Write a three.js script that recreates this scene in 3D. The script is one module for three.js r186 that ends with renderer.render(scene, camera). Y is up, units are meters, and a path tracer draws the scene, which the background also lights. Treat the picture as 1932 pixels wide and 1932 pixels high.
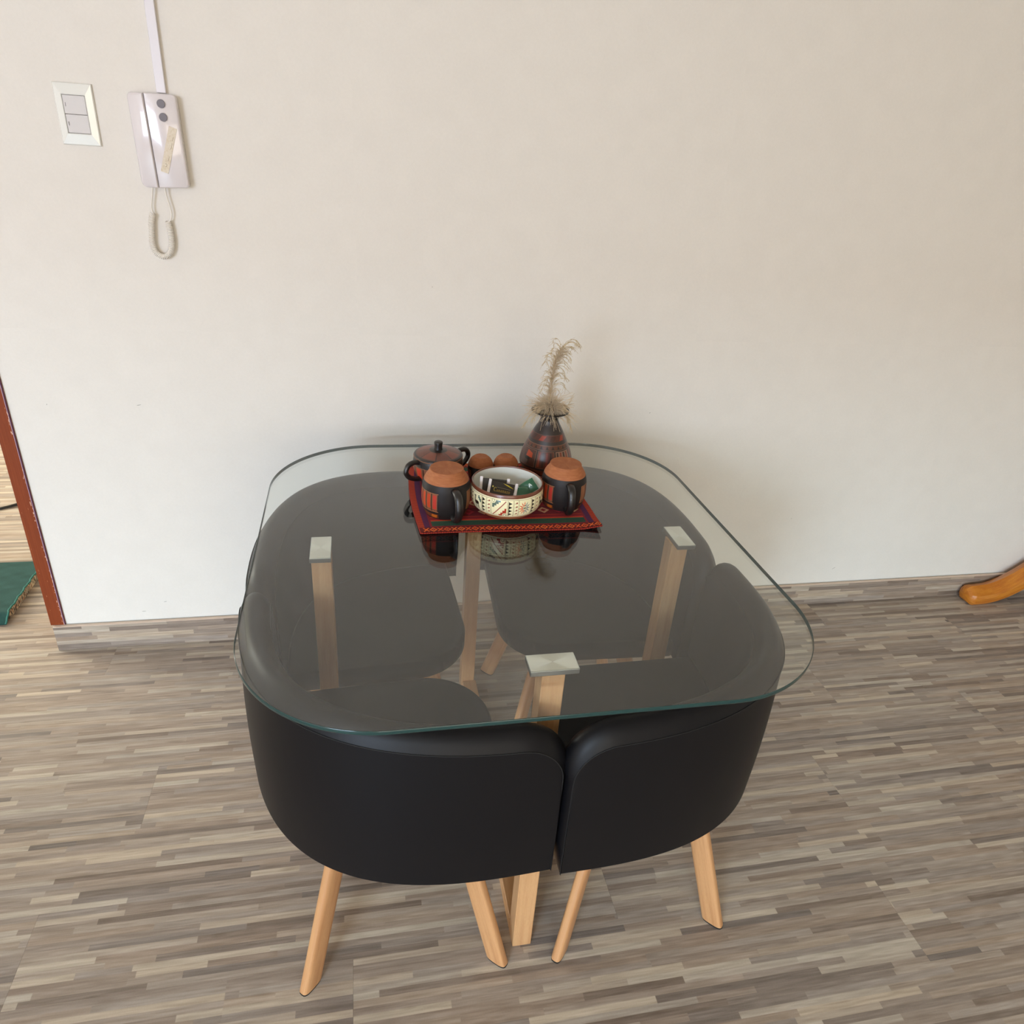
import * as THREE from 'three';
import { RoundedBoxGeometry } from 'three/addons/geometries/RoundedBoxGeometry.js';
import { mergeGeometries, mergeVertices, toCreasedNormals } from 'three/addons/utils/BufferGeometryUtils.js';
import { RectAreaLightUniformsLib } from 'three/addons/lights/RectAreaLightUniformsLib.js';

// ---------------------------------------------------------------- camera, sky, light, exposure
RectAreaLightUniformsLib.init();
const scene = new THREE.Scene();
const camera = new THREE.PerspectiveCamera(70.77, 1, 0.05, 60);
camera.position.set(0, 1.511, 2.028);
camera.rotation.order = 'YXZ';
camera.rotation.set(-0.47862, -0.22783, 0.07581);
const renderer = new THREE.WebGLRenderer({ antialias: true });
renderer.setSize(1932, 1932);
renderer.toneMapping = THREE.LinearToneMapping;
renderer.toneMappingExposure = 0.96;
renderer.shadowMap.enabled = true;
renderer.shadowMap.type = THREE.PCFSoftShadowMap;
scene.background = new THREE.Color().setRGB(0.9, 1.0, 1.1);

function windowLight(name, color, intensity, w, h, pos, target) {
  const l = new THREE.RectAreaLight(color, intensity, w, h);
  l.name = name; l.position.set(...pos); l.lookAt(...target); scene.add(l); return l;
}
// daylight: the left window behind the camera (light from the street, and the sky above the roofs seen through it),
// the balcony window at the right behind the camera, and the window of the room beyond the doorway
const WIN = { x0: -3.75, x1: -1.85, y0: 0.9, y1: 2.3, z: 5.6 };
const WIN3 = { x0: -0.6, x1: 1.4, y0: 0.3, y1: 2.2, z: 5.6 };
const WIN2 = { z0: -2.5, z1: -1.0, y0: 0.9, y1: 2.2, x: -4.4 };
const RGB = (r, g, b) => new THREE.Color().setRGB(r, g, b);
const cx = (w) => (w.x0 + w.x1) / 2, cy = (w) => (w.y0 + w.y1) / 2;
windowLight('daylight_street', RGB(0.91, 1.02, 1.29), 15, WIN.x1 - WIN.x0, WIN.y1 - WIN.y0, [cx(WIN), cy(WIN), WIN.z - 0.02], [cx(WIN), cy(WIN), 0]);
windowLight('daylight_sky', RGB(0.67, 1.03, 1.28), 60, 5.4, 3.4, [-3.4, 4.5, 9.2], [-1.2, 0.4, 1]);
windowLight('daylight_balcony', RGB(1.19, 0.98, 0.71), 3.7, WIN3.x1 - WIN3.x0, WIN3.y1 - WIN3.y0, [cx(WIN3), cy(WIN3), WIN3.z - 0.02], [cx(WIN3), cy(WIN3), 0]);
windowLight('daylight_far_room', RGB(1.02, 1.02, 0.9), 34, WIN2.z1 - WIN2.z0, WIN2.y1 - WIN2.y0, [WIN2.x + 0.02, (WIN2.y0 + WIN2.y1) / 2, (WIN2.z0 + WIN2.z1) / 2], [-1.3, -0.2, -0.5]);

// ---------------------------------------------------------------- helpers
let seed = 1234567;
const rnd = () => { seed |= 0; seed = (seed + 0x6d2b79f5) | 0; let t = Math.imul(seed ^ (seed >>> 15), 1 | seed); t = (t + Math.imul(t ^ (t >>> 7), 61 | t)) ^ t; return ((t ^ (t >>> 14)) >>> 0) / 4294967296; };
const rr = (a, b) => a + (b - a) * rnd();
const V = (x, y, z) => new THREE.Vector3(x, y, z);
const used = {};
function numbered(n) { const k = used[n] = (used[n] ?? -1) + 1; return k ? `${n}_${String(k).padStart(3, '0')}` : n; }
function tag(o, label, category, group) { o.userData.label = label; o.userData.category = category; if (group) o.userData.group = group; return o; }
function thing(name, label, category, pos = [0, 0, 0], turn = 0, group) {
  const o = new THREE.Group(); o.name = numbered(name); o.position.set(...pos); o.rotation.y = turn; scene.add(o);
  return tag(o, label, category, group);
}
function mesh(name, geo, mat, parent, label) {
  const o = new THREE.Mesh(geo, mat); o.name = parent === scene ? numbered(name) : name; o.castShadow = o.receiveShadow = true;
  if (label) o.userData.label = label;
  parent.add(o); return o;
}
function structure(name, geo, mat) { const o = mesh(name, geo, mat, scene); o.userData.kind = 'structure'; return o; }
function structureGroup(name) { const o = new THREE.Group(); o.name = name; o.userData.kind = 'structure'; scene.add(o); return o; }
const merge = (gs) => mergeGeometries(gs.map(g => { const c = g.index ? g.toNonIndexed() : g; for (const k of Object.keys(c.attributes)) if (!['position', 'normal', 'uv'].includes(k)) c.deleteAttribute(k); return c; }));
function box(x0, x1, y0, y1, z0, z1) { const g = new THREE.BoxGeometry(x1 - x0, y1 - y0, z1 - z0); g.translate((x0 + x1) / 2, (y0 + y1) / 2, (z0 + z1) / 2); return g; }
function rbox(x0, x1, y0, y1, z0, z1, r = 0.002, s = 2) { const g = new RoundedBoxGeometry(x1 - x0, y1 - y0, z1 - z0, s, r); g.translate((x0 + x1) / 2, (y0 + y1) / 2, (z0 + z1) / 2); return g; }
const std = (o) => new THREE.MeshStandardMaterial(o);
const phy = (o) => new THREE.MeshPhysicalMaterial(o);
function canvasTex(w, h, draw, srgb = true) {
  const c = document.createElement('canvas'); c.width = w; c.height = h; draw(c.getContext('2d'), w, h);
  const t = new THREE.CanvasTexture(c); if (srgb) t.colorSpace = THREE.SRGBColorSpace; t.wrapS = t.wrapT = THREE.RepeatWrapping; t.anisotropy = 8; return t;
}
function dataTex(w, h, fn, srgb = true) {           // fn(x, y) -> [r, g, b] 0..255
  const d = new Uint8Array(w * h * 4);
  for (let y = 0; y < h; y++) for (let x = 0; x < w; x++) { const c = fn(x, y), k = (y * w + x) * 4; d[k] = c[0]; d[k + 1] = c[1]; d[k + 2] = c[2]; d[k + 3] = 255; }
  const t = new THREE.DataTexture(d, w, h); t.magFilter = THREE.LinearFilter; t.minFilter = THREE.LinearMipmapLinearFilter; t.generateMipmaps = true;
  if (srgb) t.colorSpace = THREE.SRGBColorSpace; t.wrapS = t.wrapT = THREE.RepeatWrapping; t.needsUpdate = true; return t;
}
const hash = (x, y) => { let h = Math.imul(x, 374761393) + Math.imul(y, 668265263) | 0; h = Math.imul(h ^ (h >>> 13), 1274126177); return ((h ^ (h >>> 16)) >>> 0) / 4294967296; };
function vnoise(x, y) { const xi = Math.floor(x), yi = Math.floor(y), fx = x - xi, fy = y - yi, u = fx * fx * (3 - 2 * fx), v = fy * fy * (3 - 2 * fy); return (hash(xi, yi) * (1 - u) + hash(xi + 1, yi) * u) * (1 - v) + (hash(xi, yi + 1) * (1 - u) + hash(xi + 1, yi + 1) * u) * v; }
const cl = (v) => v < 0 ? 0 : v > 255 ? 255 : v;
function tube(pts, r, seg = 24, rad = 8) { return new THREE.TubeGeometry(new THREE.CatmullRomCurve3(pts.map(p => V(...p))), seg, r, rad, false); }
// geometry from a grid of points P[i][j]
function gridGeo(P, closeI = false, closeJ = false, uvf) {
  const n = P.length, m = P[0].length, pos = [], uv = [], idx = [];
  for (let i = 0; i < n; i++) for (let j = 0; j < m; j++) { pos.push(...P[i][j]); uv.push(...(uvf ? uvf(i, j, P[i][j]) : [i / (n - 1), j / (m - 1)])); }
  for (let i = 0; i < n - (closeI ? 0 : 1); i++) for (let j = 0; j < m - (closeJ ? 0 : 1); j++) {
    const a = i * m + j, b = ((i + 1) % n) * m + j, c = ((i + 1) % n) * m + (j + 1) % m, d = i * m + (j + 1) % m; idx.push(a, b, c, a, c, d);
  }
  const g = new THREE.BufferGeometry(); g.setAttribute('position', new THREE.Float32BufferAttribute(pos, 3)); g.setAttribute('uv', new THREE.Float32BufferAttribute(uv, 2)); g.setIndex(idx); g.computeVertexNormals(); return g;
}

// ---------------------------------------------------------------- materials
// laminate: narrow printed strips along x, 14 to a plank; tile = 2.43 m x 14 planks
const PL = 1.215, PW = 0.1925, NS = 14;
const laminateTex = (() => {
  const W = 2048, H = 2048, strips = NS * 14, rows = [];
  for (let s = 0; s < strips; s++) {
    const segs = []; let x = -rr(0, 300), last = 0.5;
    while (x < W) {
      const len = rr(0.09, 0.46) / 2.43 * W; let t = rnd();
      t = t < 0.16 ? rr(0.74, 1.0) : t < 0.34 ? rr(0.0, 0.26) : rr(0.36, 0.64); if (Math.abs(t - last) < 0.07) t = Math.min(1, t + 0.12);
      segs.push([x, x + len, t, rr(-6, 6), rr(0, 99)]); last = t; x += len;
    }
    segs[segs.length - 1][1] = W + 1; if (segs.length > 1) { segs[segs.length - 1][2] = segs[0][2]; segs[segs.length - 1][3] = segs[0][3]; } rows.push(segs);
  }
  const lo = [120, 106, 95], mid = [152, 136, 122], hi = [184, 169, 150];
  const cur = new Int32Array(strips);
  let ly = -1;
  return dataTex(W, H, (x, y) => {
    const s = Math.min(strips - 1, Math.floor(y / H * strips)); if (y !== ly) { cur[s] = 0; ly = y; }
    const segs = rows[s]; while (segs[cur[s]][1] <= x) cur[s]++;
    const g = segs[cur[s]], t = g[2], f = y / H * strips - s;
    const A = t < 0.5 ? lo : mid, B = t < 0.5 ? mid : hi, k = t < 0.5 ? t * 2 : t * 2 - 1;
    let n = (vnoise(x / 26 + g[4], y / 1.6 + g[4] * 3) - 0.5) * 18 + (vnoise(x / 70 + g[4], y / 3) - 0.5) * 22 + (hash(x, y) - 0.5) * 5;
    const kn = vnoise(x / 60 + 7, y / 5 + 31); if (kn > 0.86) n -= (kn - 0.86) * 110;
    if (f < 0.07) n -= 6;
    return [cl(A[0] + (B[0] - A[0]) * k + n + g[3] * 0.5), cl(A[1] + (B[1] - A[1]) * k + n), cl(A[2] + (B[2] - A[2]) * k + n - g[3] * 0.5)];
  });
})();
const laminate = std({ map: laminateTex, roughness: 0.5 });
const wallTex = dataTex(1024, 1024, (x, y) => { const n = (vnoise(x / 40, y / 40) - 0.5) * 2.5 + (vnoise(x / 4, y / 4) - 0.5) * 2 + (hash(x, y) - 0.5) * 2; return [cl(227 + n), cl(222 + n), cl(214 + n)]; });
const wallBump = dataTex(512, 512, (x, y) => { const n = 128 + (vnoise(x / 7, y / 7) - 0.5) * 120 + (vnoise(x / 2.5, y / 2.5) - 0.5) * 60; return [cl(n), cl(n), cl(n)]; }, false);
const plaster = std({ map: wallTex, bumpMap: wallBump, bumpScale: 0.0004, roughness: 0.85 });
const warmPlaster = std({ color: 0xe6d8c2, roughness: 0.9 });
const ceilingPaint = std({ color: 0xece4d6, roughness: 0.9 });
const scuffMat = std({ color: 0xa09a92, roughness: 0.9 });
function woodTex(base, dark, w = 256, h = 1024, sx = 9, sy = 170, amp = 1) {
  return dataTex(w, h, (x, y) => { const n = vnoise(x / sx, y / sy) * 0.6 + vnoise(x / 2.2 + 40, y / 60) * 0.4, k = Math.min(1, Math.max(0, (n - 0.3) * 1.6)) * amp, f = (hash(x, y >> 3) - 0.5) * 6; return [0, 1, 2].map(i => cl(base[i] + (dark[i] - base[i]) * k + f)); });
}
const beechTex = woodTex([193, 144, 98], [176, 124, 80]);
const beech = phy({ map: beechTex, roughness: 0.42, clearcoat: 0.25, clearcoatRoughness: 0.35 });
const tableWood = phy({ map: woodTex([196, 151, 106], [182, 134, 90]), roughness: 0.45, clearcoat: 0.15, clearcoatRoughness: 0.4 });
const leather = phy({ color: 0x0d0c0f, roughness: 0.46, specularIntensity: 0.42 });
const seamMat = std({ color: 0x060607, roughness: 0.7 });
const pad = std({ color: 0x141414, roughness: 0.8 });
const glassThin = phy({ color: new THREE.Color().setRGB(0.955, 0.975, 0.962), transmission: 1, thickness: 0, roughness: 0, ior: 1.5, metalness: 0 });
const glassEdge = phy({ color: new THREE.Color().setRGB(0.010, 0.042, 0.040), roughness: 0.12, clearcoat: 0.3, clearcoatRoughness: 0.03 });
const turnedGrooves = dataTex(1024, 1024, (x, y) => { const d = Math.hypot(x - 511.5, y - 511.5), n = 128 + 110 * Math.sin(d * Math.PI * 2 / 9 + hash(Math.floor(d / 9), 3) * 2); return [n, n, n]; }, false);
const brushed = phy({ color: 0xf4f5f0, metalness: 1, roughness: 0.16, bumpMap: turnedGrooves, bumpScale: 0.0002 });
const brushedSide = std({ color: 0xb9bfc2, metalness: 1, roughness: 0.35 });
const whitePlastic = phy({ color: 0xdcd5d6, roughness: 0.16, clearcoat: 0.6, clearcoatRoughness: 0.05 });
const mattPlastic = std({ color: 0xd3cfcd, roughness: 0.55 });
const cordMat = std({ color: 0xe6e0d6, roughness: 0.5 });

// ---------------------------------------------------------------- room shell
const RX0 = -4.4, RX1 = 3.7, CH = 2.55, WEND = -0.915, DOORX = -1.79, DOORH = 2.06;
function uvMetres(g, s = 1) { // planar uv in metres by dominant normal
  const p = g.attributes.position, n = g.attributes.normal, u = g.attributes.uv;
  for (let i = 0; i < p.count; i++) { const ax = Math.abs(n.getX(i)), ay = Math.abs(n.getY(i)), az = Math.abs(n.getZ(i)); const a = az > ax && az > ay ? [p.getX(i), p.getY(i)] : ax > ay ? [p.getZ(i), p.getY(i)] : [p.getX(i), p.getZ(i)]; u.setXY(i, a[0] * s, a[1] * s); }
  return g;
}
const wallBack = structure('wall_back', uvMetres(merge([box(WEND, RX1 + 0.12, 0, CH, -0.12, 0), box(DOORX - 0.04, WEND, DOORH + 0.04, CH, -0.12, 0), box(RX0 - 0.12, DOORX - 0.04, 0, CH, -0.12, 0)])), plaster);
// faint rubbed marks on the plaster
for (const [x, y, l, a] of [[-0.593, 0.796, 0.012, 0.2], [-0.819, 0.798, 0.004, 1.2], [0.2, 1.134, 0.003, 0], [1.495, 0.37, 0.004, 0.6], [1.733, 0.148, 0.016, 0.6], [-0.685, 0.119, 0.012, 0], [0.891, 0.77, 0.005, 0.5], [-0.618, 0.151, 0.009, 0.2]]) {
  const g = new THREE.SphereGeometry(0.5, 8, 6); g.scale(l, 0.0016, 0.0004); g.rotateZ(a); g.translate(x, y, 0.0001); mesh('scuff_mark', g, scuffMat, wallBack);
}
structure('wall_right', uvMetres(box(RX1, RX1 + 0.12, 0, CH, 0, WIN.z + 0.15)), warmPlaster);
structure('wall_left', uvMetres(box(RX0 - 0.12, RX0, 0, CH, 0, WIN.z + 0.15)), warmPlaster);
structure('wall_front', uvMetres(merge([box(RX0 - 0.12, WIN.x0, 0, CH, WIN.z, WIN.z + 0.15), box(WIN.x1, WIN3.x0, 0, CH, WIN.z, WIN.z + 0.15), box(WIN3.x1, RX1 + 0.12, 0, CH, WIN.z, WIN.z + 0.15),
  ...[WIN, WIN3].flatMap(w => [box(w.x0, w.x1, 0, w.y0, w.z, w.z + 0.15), box(w.x0, w.x1, w.y1, CH, w.z, w.z + 0.15)])])), warmPlaster);
structure('ceiling', box(RX0 - 0.12, RX1 + 0.12, CH, CH + 0.12, -3.4, WIN.z + 0.15), ceilingPaint);
// room beyond the doorway
structure('wall_far', uvMetres(box(RX0 - 0.12, 0.6, 0, CH, -3.4, -3.28)), plaster);
structure('wall_far_right', uvMetres(box(0.5, 0.62, 0, CH, -3.28, -0.12)), plaster);
structure('wall_far_left', uvMetres(merge([box(WIN2.x - 0.12, WIN2.x, 0, CH, -3.28, WIN2.z0), box(WIN2.x - 0.12, WIN2.x, 0, CH, WIN2.z1, -0.12), box(WIN2.x - 0.12, WIN2.x, 0, WIN2.y0, WIN2.z0, WIN2.z1), box(WIN2.x - 0.12, WIN2.x, WIN2.y1, CH, WIN2.z0, WIN2.z1)])), plaster);
// window frames
const frameMat = std({ color: 0xe8e6e0, roughness: 0.4 });
for (const [name, w] of [['window_1', WIN], ['window_3', WIN3]]) {
  const f = structureGroup(name), { x0, x1, y0, y1, z } = w, m = (x0 + x1) / 2;
  mesh('frame', merge([box(x0, x0 + 0.05, y0, y1, z + 0.05, z + 0.1), box(x1 - 0.05, x1, y0, y1, z + 0.05, z + 0.1), box(x0, x1, y0, y0 + 0.05, z + 0.05, z + 0.1), box(x0, x1, y1 - 0.05, y1, z + 0.05, z + 0.1), box(m - 0.025, m + 0.025, y0, y1, z + 0.05, z + 0.1)]), frameMat, f);
}
{
  const f = structureGroup('window_2'), { z0, z1, y0, y1, x } = WIN2, m = (z0 + z1) / 2;
  mesh('frame', merge([box(x - 0.1, x - 0.05, y0, y1, z0, z0 + 0.05), box(x - 0.1, x - 0.05, y0, y1, z1 - 0.05, z1), box(x - 0.1, x - 0.05, y0, y0 + 0.05, z0, z1), box(x - 0.1, x - 0.05, y1 - 0.05, y1, z0, z1), box(x - 0.1, x - 0.05, y0, y1, m - 0.025, m + 0.025)]), frameMat, f);
}
// floor: laminate planks on a dark underlay
{
  const floor = structureGroup('floor');
  mesh('underlay', box(RX0 - 0.12, RX1 + 0.12, -0.12, -0.008, -3.4, WIN.z + 0.15), std({ color: 0x2a2420, roughness: 1 }), floor);
  const zRow0 = -0.04, startAt = { 0: -0.777, 3: -0.543, 6: -0.05 };
  const hiddenPlanks = [];
  for (let r = -17; r <= 29; r++) {
    const z0 = zRow0 + r * PW, z1 = z0 + PW; let x = startAt[r] ?? (-0.777 + ((r * 0.4137) % 1) * PL); while (x > RX0) x -= PL;
    const x1max = z1 < 0 ? 0.5 : RX1;
    for (; x < x1max; x += PL) {
      const a = Math.max(x, RX0), b = Math.min(x + PL, x1max); if (b - a < 0.01) continue;
      const g = box(a + 0.00015, b - 0.00015, -0.008, 0, Math.max(z0, -3.28) + 0.0001, Math.min(z1, WIN.z) - 0.0001), p = g.attributes.position, u = g.attributes.uv, row = Math.floor(rnd() * 14), off = Math.floor(rnd() * 100) / 100;
      for (let i = 0; i < p.count; i++) u.setXY(i, (p.getX(i) - x) / 2.43 + off, (p.getZ(i) - z0) / (PW * 14) + row / 14);
      if (r < -9 || r > 8 || b < -2.2 || (z1 < 0 && a > -0.9)) hiddenPlanks.push(g); else mesh('plank', g, laminate, floor);
    }
  }
  mesh('plank', merge(hiddenPlanks), laminate, floor).userData.kind = 'stuff';
}
// baseboard of the same laminate with a pale top lip
{
  const b = structureGroup('baseboard_back');
  const g = box(-0.945, RX1, 0, 0.086, 0.006, 0.016), p = g.attributes.position, u = g.attributes.uv;
  for (let i = 0; i < p.count; i++) u.setXY(i, p.getX(i) / 2.43 + 0.62, p.getY(i) / (PW * 14) + 5 / 14 + 0.0026);
  mesh('board', g, laminate, b);
  mesh('top_lip', box(-0.945, RX1, 0.086, 0.0882, 0.0052, 0.0156), std({ color: 0xd2bca8, roughness: 0.5 }), b);
}
// door lining of reddish brown varnished wood with chipped paint at its wall edge
{
  const doorTex = canvasTex(128, 2048, (c, w, h) => {
    c.fillStyle = '#7c3510'; c.fillRect(0, 0, w, h);
    for (let i = 0; i < 900; i++) { c.fillStyle = `rgba(${rnd() < 0.5 ? '120,48,14' : '178,92,42'},${rr(0.03, 0.14)})`; c.fillRect(rr(0, w), rr(0, h), rr(1, 4), rr(40, 260)); }
    c.fillStyle = '#4a2038'; c.fillRect(w - 9, 0, 9, h); c.fillStyle = '#b9a5b4'; c.fillRect(w - 13, 0, 4, h);
    for (let i = 0; i < 70; i++) { c.fillStyle = `rgba(226,196,180,${rr(0.5, 0.95)})`; const y = h - Math.pow(rnd(), 1.6) * h * 0.45; c.fillRect(w - 14 - rr(0, 12), y, rr(2, 7), rr(2, 9)); }
    for (let i = 0; i < 14; i++) { c.fillStyle = `rgba(220,170,140,${rr(0.3, 0.7)})`; c.fillRect(rr(6, w - 20), h - rnd() * h * 0.3, rr(2, 4), rr(2, 6)); }
  });
  const doorWood = phy({ map: doorTex, roughness: 0.6, specularIntensity: 0.6 });
  const d = structureGroup('trim_1');
  const uvDoor = (g, x0, x1) => { const p = g.attributes.position, u = g.attributes.uv; for (let i = 0; i < p.count; i++) u.setXY(i, (p.getX(i) - x0) / (x1 - x0), p.getY(i) / 2.1); return g; };
  mesh('lining', uvDoor(merge([box(-0.953, -0.912, 0.0885, DOORH, -0.13, 0.005), box(-0.945, WEND, 0, 0.0885, -0.13, 0)]), -0.953, -0.912), doorWood, d);
  mesh('lining', uvDoor(box(DOORX - 0.04, DOORX, 0, DOORH, -0.13, 0.005), DOORX, DOORX - 0.04), doorWood, d);
  mesh('head_lining', box(DOORX - 0.04, -0.912, DOORH, DOORH + 0.04, -0.13, 0.005), std({ color: 0x9c4a1d, roughness: 0.45 }), d);
}

// ---------------------------------------------------------------- glass table
const TX = 0.2975, TZ = 0.72;
function roundedShape(hx, hz, r) {
  const s = new THREE.Shape(); s.moveTo(-hx + r, -hz); s.lineTo(hx - r, -hz); s.absarc(hx - r, -hz + r, r, -Math.PI / 2, 0); s.lineTo(hx, hz - r); s.absarc(hx - r, hz - r, r, 0, Math.PI / 2); s.lineTo(-hx + r, hz); s.absarc(-hx + r, hz - r, r, Math.PI / 2, Math.PI); s.lineTo(-hx, -hz + r); s.absarc(-hx + r, -hz + r, r, Math.PI, Math.PI * 1.5); return s;
}
{
  const t = thing('glass_table', 'square glass dining table with rounded corners on four pale wooden legs', 'table', [TX, 0, TZ]);
  const top = new THREE.ExtrudeGeometry(roundedShape(0.512, 0.530, 0.245), { depth: 0.008, bevelEnabled: false, curveSegments: 40 });
  top.rotateX(Math.PI / 2); top.translate(0, 0.750, 0);
  { // keep the two faces only; the rim is the polished edge
    const g = top.index ? top.toNonIndexed() : top, p = g.attributes.position, n = g.attributes.normal, P = [], N = [], U = [];
    for (let i = 0; i < p.count; i += 3) if (Math.abs(n.getY(i)) > 0.5) for (let k = i; k < i + 3; k++) { P.push(p.getX(k), p.getY(k), p.getZ(k)); N.push(0, n.getY(k), 0); U.push(p.getX(k), p.getZ(k)); }
    const q = new THREE.BufferGeometry(); q.setAttribute('position', new THREE.Float32BufferAttribute(P, 3)); q.setAttribute('normal', new THREE.Float32BufferAttribute(N, 3)); q.setAttribute('uv', new THREE.Float32BufferAttribute(U, 2));
    mesh('glass_top', q, glassThin, t);
  }
  { // polished pencil edge: a closed ring, rounded outside
    const pts = roundedShape(0.512, 0.530, 0.245).getPoints(40), uniq = pts.filter((p, i) => i === 0 || p.distanceTo(pts[i - 1]) > 1e-5); if (uniq[0].distanceTo(uniq[uniq.length - 1]) < 1e-5) uniq.pop();
    const P = uniq.map((p, i) => {
      const a = uniq[(i + uniq.length - 1) % uniq.length], b = uniq[(i + 1) % uniq.length], tx = b.x - a.x, tz = b.y - a.y, l = Math.hypot(tx, tz), nx = tz / l, nz = -tx / l, ring = [];
      for (let k = 0; k <= 10; k++) { const q = -Math.PI / 2 + Math.PI * k / 10, e = Math.sign(Math.cos(q)) * Math.pow(Math.abs(Math.cos(q)), 0.55) * 0.0016; ring.push([p.x + nx * (0.0001 + e), 0.746 + 0.00398 * Math.sign(Math.sin(q)) * Math.pow(Math.abs(Math.sin(q)), 0.7), p.y + nz * (0.0001 + e)]); }
      return ring;
    });
    mesh('polished_edge', gridGeo(P, true, true), glassEdge, t, 'greenish polished edge of the glass');
  }
  const leg = (x, z) => { const g = rbox(x - 0.02, x + 0.02, 0, 0.7304, z - 0.02, z + 0.02, 0.002); const p = g.attributes.position, u = g.attributes.uv; for (let i = 0; i < p.count; i++) u.setXY(i, (p.getX(i) + p.getZ(i)) * 4, p.getY(i) * 1.2); mesh('leg', g, tableWood, t); };
  const plateTop = (hx, hz) => { // circular brushing: polar uv round the centre
    const P = [], N = 96;
    for (let i = 0; i <= N; i++) { const a = i / N * Math.PI * 2, c = Math.cos(a), s = Math.sin(a), R = Math.min(Math.abs(hx / (c || 1e-9)), Math.abs(hz / (s || 1e-9))); P.push([0.02, 0.25, 0.5, 0.75, 1].map(k => [c * R * k, 0, s * R * k])); }
    const g = gridGeo(P, false, false, (i, j, p) => [p[0] / 0.1 + 0.5, p[2] / 0.1 + 0.5]); const n = g.attributes.normal; for (let i = 0; i < n.count; i++) n.setXYZ(i, 0, 1, 0); return g;
  };
  const plate = (x, z, hx, hz) => {
    const g = mesh('mounting_plate', rbox(x - hx, x + hx, 0.7305, 0.7412, z - hz, z + hz, 0.0012), brushedSide, t, 'small brushed steel plate between leg and glass');
    const f = plateTop(hx - 0.001, hz - 0.001); f.translate(x, 0.7414, z); mesh('brushed_face', f, brushed, g);
  };
  const fx = 0.0, fz = 0.4;
  leg(fx, fz); leg(fx - 0.005, -0.40); leg(-0.386, 0.0); leg(0.392, 0.0);
  plate(0.002, fz - 0.002, 0.042, 0.022); plate(0.0, -0.398, 0.042, 0.022); plate(-0.387, -0.009, 0.021, 0.044); plate(0.3955, 0.001, 0.021, 0.044);
  const rz = rbox(-0.02, 0.02, 0.0, 0.035, -0.38, 0.38, 0.002); mesh('floor_rail', rz, tableWood, t);
  mesh('floor_rail', merge([rbox(-0.366, -0.02, 0, 0.035, -0.02, 0.02, 0.002), rbox(0.02, 0.372, 0, 0.035, -0.02, 0.02, 0.002)]), tableWood, t);
}

// ---------------------------------------------------------------- tub chairs
const CA = 0.530, CN = 3.0, CEND = 0.012, CT = 0.056, YB = 0.370, YS = 0.664, BUL = 0.030, ER = 0.075;
// plan curve of the outer shell, arc-length sampled: from (u = end, v = A) round to (u = A, v = end)
const planCurve = (() => {
  const raw = [], N = 400; let L = 0;
  for (let i = 0; i <= N; i++) { const a = Math.PI / 2 * (1 - i / N), c = Math.max(1e-9, Math.cos(a)), s = Math.max(1e-9, Math.sin(a)); const u = CA * Math.pow(c, 2 / CN), v = CA * Math.pow(s, 2 / CN); if (u < CEND || v < CEND) continue; raw.push([u, v]); }
  raw.unshift([CEND, CA]); raw.push([CA, CEND]);
  const S = [0]; for (let i = 1; i < raw.length; i++) S.push(L += Math.hypot(raw[i][0] - raw[i - 1][0], raw[i][1] - raw[i - 1][1]));
  const at = (s) => { let i = 1; while (i < S.length - 1 && S[i] < s) i++; const k = (s - S[i - 1]) / (S[i] - S[i - 1] || 1e-9), a = raw[i - 1], b = raw[i]; return [a[0] + (b[0] - a[0]) * k, a[1] + (b[1] - a[1]) * k]; };
  const normal = (s) => { const e = 0.012, a = at(Math.max(0, s - e)), b = at(Math.min(L, s + e)), x = b[0] - a[0], y = b[1] - a[1], l = Math.hypot(x, y); return [-y / l, x / l]; };   // points inward after sign below
  return { L, at, normal };
})();
function shellPoint(s, depth) { const p = planCurve.at(s), n = planCurve.normal(s), sg = n[0] * p[0] + n[1] * p[1] > 0 ? -1 : 1; return [p[0] + n[0] * sg * depth, p[1] + n[1] * sg * depth]; }
const seamY = (s) => YS + 0.018 * Math.pow(Math.sin(Math.PI * Math.min(1, Math.max(0, s / planCurve.L))), 2);
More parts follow.
